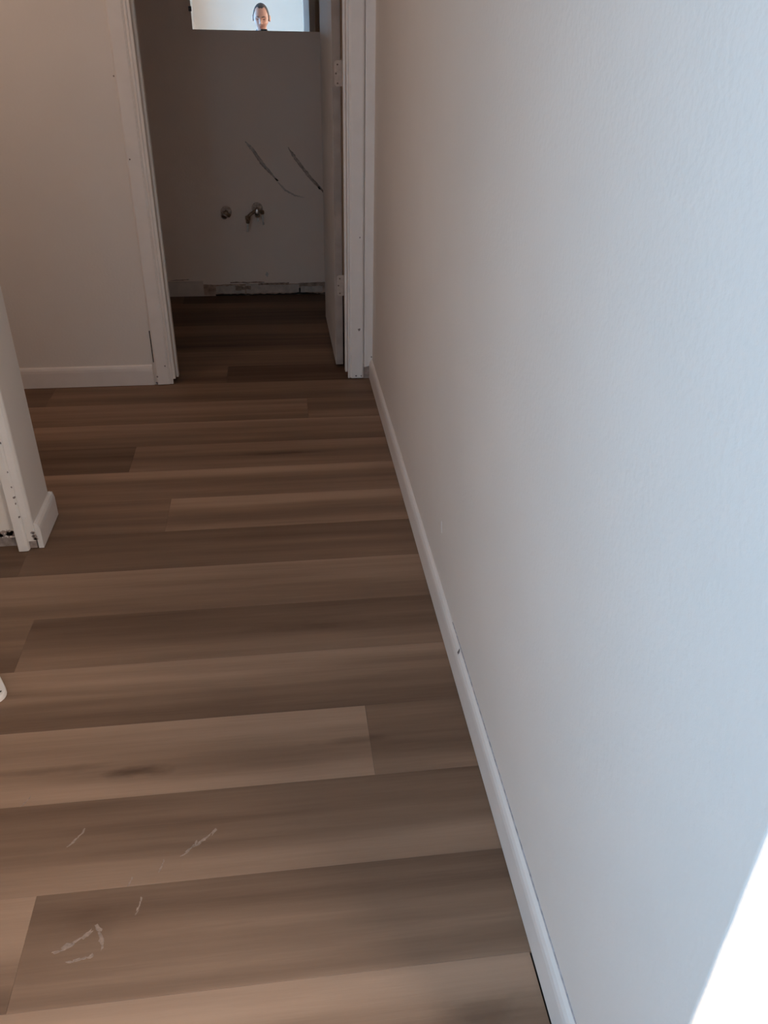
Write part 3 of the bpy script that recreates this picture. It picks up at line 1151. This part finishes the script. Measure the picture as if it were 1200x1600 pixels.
md = bo.modifiers.new('r', 'REMESH')
md.mode = 'VOXEL'
md.voxel_size = .0036
sm = bo.modifiers.new('sm', 'SMOOTH')
sm.factor = .5
sm.iterations = 2
me = bpy.data.meshes.new_from_object(bo.evaluated_get(bpy.context.evaluated_depsgraph_get()))
bo.modifiers.clear()
bo.data = me
for p in me.polygons:
    p.use_smooth = True

# hair: short sides and back, receding and thin on top
bm = bmesh.new()
bmesh.ops.create_uvsphere(bm, u_segments=180, v_segments=130, radius=1)
kill = []
for v in bm.verts:
    x, y, z = v.co
    X, Y, Z = x * .0815, y * .101, z * .1215
    if z < 0:
        X *= 1 - .30 * (-z) ** 1.6
        if y < 0:
            Y *= 1 - .30 * (-z)
    if z > 0 and y < 0:
        Y *= 1.06
    nzv = mnoise.noise(Vector((x * 9, y * 9, z * 9)))
    hl = .052 + .034 * max(0, 1 - abs(X) / .045) * 0 + .006 * nzv
    keep = True
    temple = abs(X) / .0815
    if Y > 0.0:
        # hairline: peak in the middle of the crown, bays at the temples, thin sideburn strip
        lim = .100 - .010 * (1 - min(1, abs(X) / .02)) if abs(X) < .058 else -.030
        front = .060 - .030 * min(1, max(0, (abs(X) - .018) / .022)) + .004 * nzv
        if abs(X) < .060 and (Y > front or Z < .02):
            keep = False
        if abs(X) >= .060 and (Y > .036 + .004 * nzv or Z < -.026):
            keep = False
    else:
        if Z < -.062 + .004 * nzv:
            keep = False
        if abs(X) > .06 and Y > -.035 and Z < -.004:
            keep = False
    if not keep:
        kill.append(v)
    k = 1 + .012 * mnoise.noise(Vector((x * 30, y * 30, z * 30)))
    v.co = (X * k, Y * k, Z * k)
bmesh.ops.delete(bm, geom=kill, context='VERTS')
bm.transform(HEADM @ Matrix.Scale(HS, 4))
hr = obj('hair', bm, M_hair, per, smooth=True)
so = hr.modifiers.new('t', 'SOLIDIFY')
so.thickness = .006
so.offset = -1
# eyebrows, lowered eyelids
for s in (-1, 1):
    bm = bmesh.new()
    pts = [HEADM @ (Vector((s * a, yy, zz)) * HS) for a, yy, zz in ((.014, .0965, .026), (.026, .0945, .030), (.038, .088, .030), (.048, .079, .025))]
    tube(bm, pts, [.0028, .0036, .0032, .0018], 8)
    obj('eyebrow', bm, M_hair, per, smooth=True)
    bm = bmesh.new()
    pts = [HEADM @ (Vector((s * a, yy, zz)) * HS) for a, yy, zz in ((.020, .0815, .004), (.030, .0815, .002), (.041, .0755, .004))]
    tube(bm, pts, [.0018, .0034, .0018], 8)
    obj('eye', bm, M_eye, per, smooth=True)
bm = bmesh.new()
pts = [HEADM @ (Vector((a, yy, -.0655)) * HS) for a, yy in ((-.024, .079), (-.010, .0875), (0, .0885), (.010, .0875), (.024, .079))]
tube(bm, pts, [.002, .0042, .0038, .0042, .002], 8)
obj('mouth', bm, M_lip, per, smooth=True)

# clothes
def cloth(name, pieces, mat, vox=.008):
    bm = bmesh.new()
    for p in pieces:
        limb(bm, p, seg=32)
    o = obj(name, bm, mat, per, smooth=True)
    md = o.modifiers.new('r', 'REMESH')
    md.mode = 'VOXEL'
    md.voxel_size = vox
    sm = o.modifiers.new('sm', 'SMOOTH')
    sm.factor = .5
    sm.iterations = 4
    me = bpy.data.meshes.new_from_object(o.evaluated_get(bpy.context.evaluated_depsgraph_get()))
    o.modifiers.clear()
    o.data = me
    for p in me.polygons:
        p.use_smooth = True
    return o


pc = [[(V(0, 0, .92), (.172, .128)), (V(0, .005, 1.02), (.158, .122)), (V(0, .00, 1.20), (.170, .126)), (V(0, -.012, 1.325), (.178, .114)), (V(0, -.013, 1.388), (.136, .096)), (V(0, -.006, 1.412), (.080, .076))]]
for s in (-1, 1):
    elbow, wrist = arm_pts(s)
    pc.append([(V(s * .06, -.015, 1.350), .070), (V(s * .168, -.015, 1.350), .074), (V(s * .215, .02, 1.235), .062), (tuple(Vector(V(s * .235, .04, 1.165))), .058)])
cloth('shirt', pc, M_shirt)
pc = [[(V(0, 0, .94), (.158, .116)), (V(0, 0, .86), (.160, .118))]]
for s in (-1, 1):
    pc.append([(V(s * .082, .0, .87), (.094, .102)), (V(s * .093, .008, .70), (.088, .094)), (V(s * .098, .012, .49), .070), (V(s * .10, -.012, .33), .066), (V(s * .10, -.020, .09), .056)])
cloth('jeans', pc, M_jeans)
for s in (-1, 1):
    bm = bmesh.new()
    limb(bm, [(V(s * .10, -.050, .056), (.042, .048)), (V(s * .108, .02, .056), (.044, .046)), (V(s * .118, .10, .042), (.047, .034)), (V(s * .126, .150, .034), (.038, .024))], seg=24)
    for v in bm.verts:
        v.co.z = max(v.co.z, .012)
    sh = obj('shoe', bm, M_shoe, per, smooth=True)
    bm = bmesh.new()
    pts = []
    for q in range(24):
        a = 2 * pi * q / 24
        pts.append((PX + s * (.113 + .012 * sin(a)) + .046 * cos(a), PY + .055 + .150 * sin(a)))
    f0 = [bm.verts.new((x, y, .0003)) for x, y in pts]
    f1 = [bm.verts.new((x, y, .018)) for x, y in pts]
    for i in range(24):
        j = (i + 1) % 24
        bm.faces.new((f0[i], f0[j], f1[j], f1[i]))
    bm.faces.new(f1)
    bm.faces.new(list(reversed(f0)))
    obj('sole', bm, M_sole, sh)

# phone held in front of the face
ph = thing('smartphone', 'black smartphone held up in both hands by the man in the mirror', 'phone', tuple(PC))
R3 = Matrix((RT, UP, -fw)).transposed()
ph.rotation_euler = R3.to_euler()
bm = bmesh.new()
box(bm, -.036, .036, -.075, .068, -.004, .004)
obj('phone_case', bm, M_phone, ph, bevel=.003, segs=3)
bm = bmesh.new()
box(bm, -.0335, .0335, -.072, .065, .0040, .0044)
obj('screen', bm, M_screen, ph)
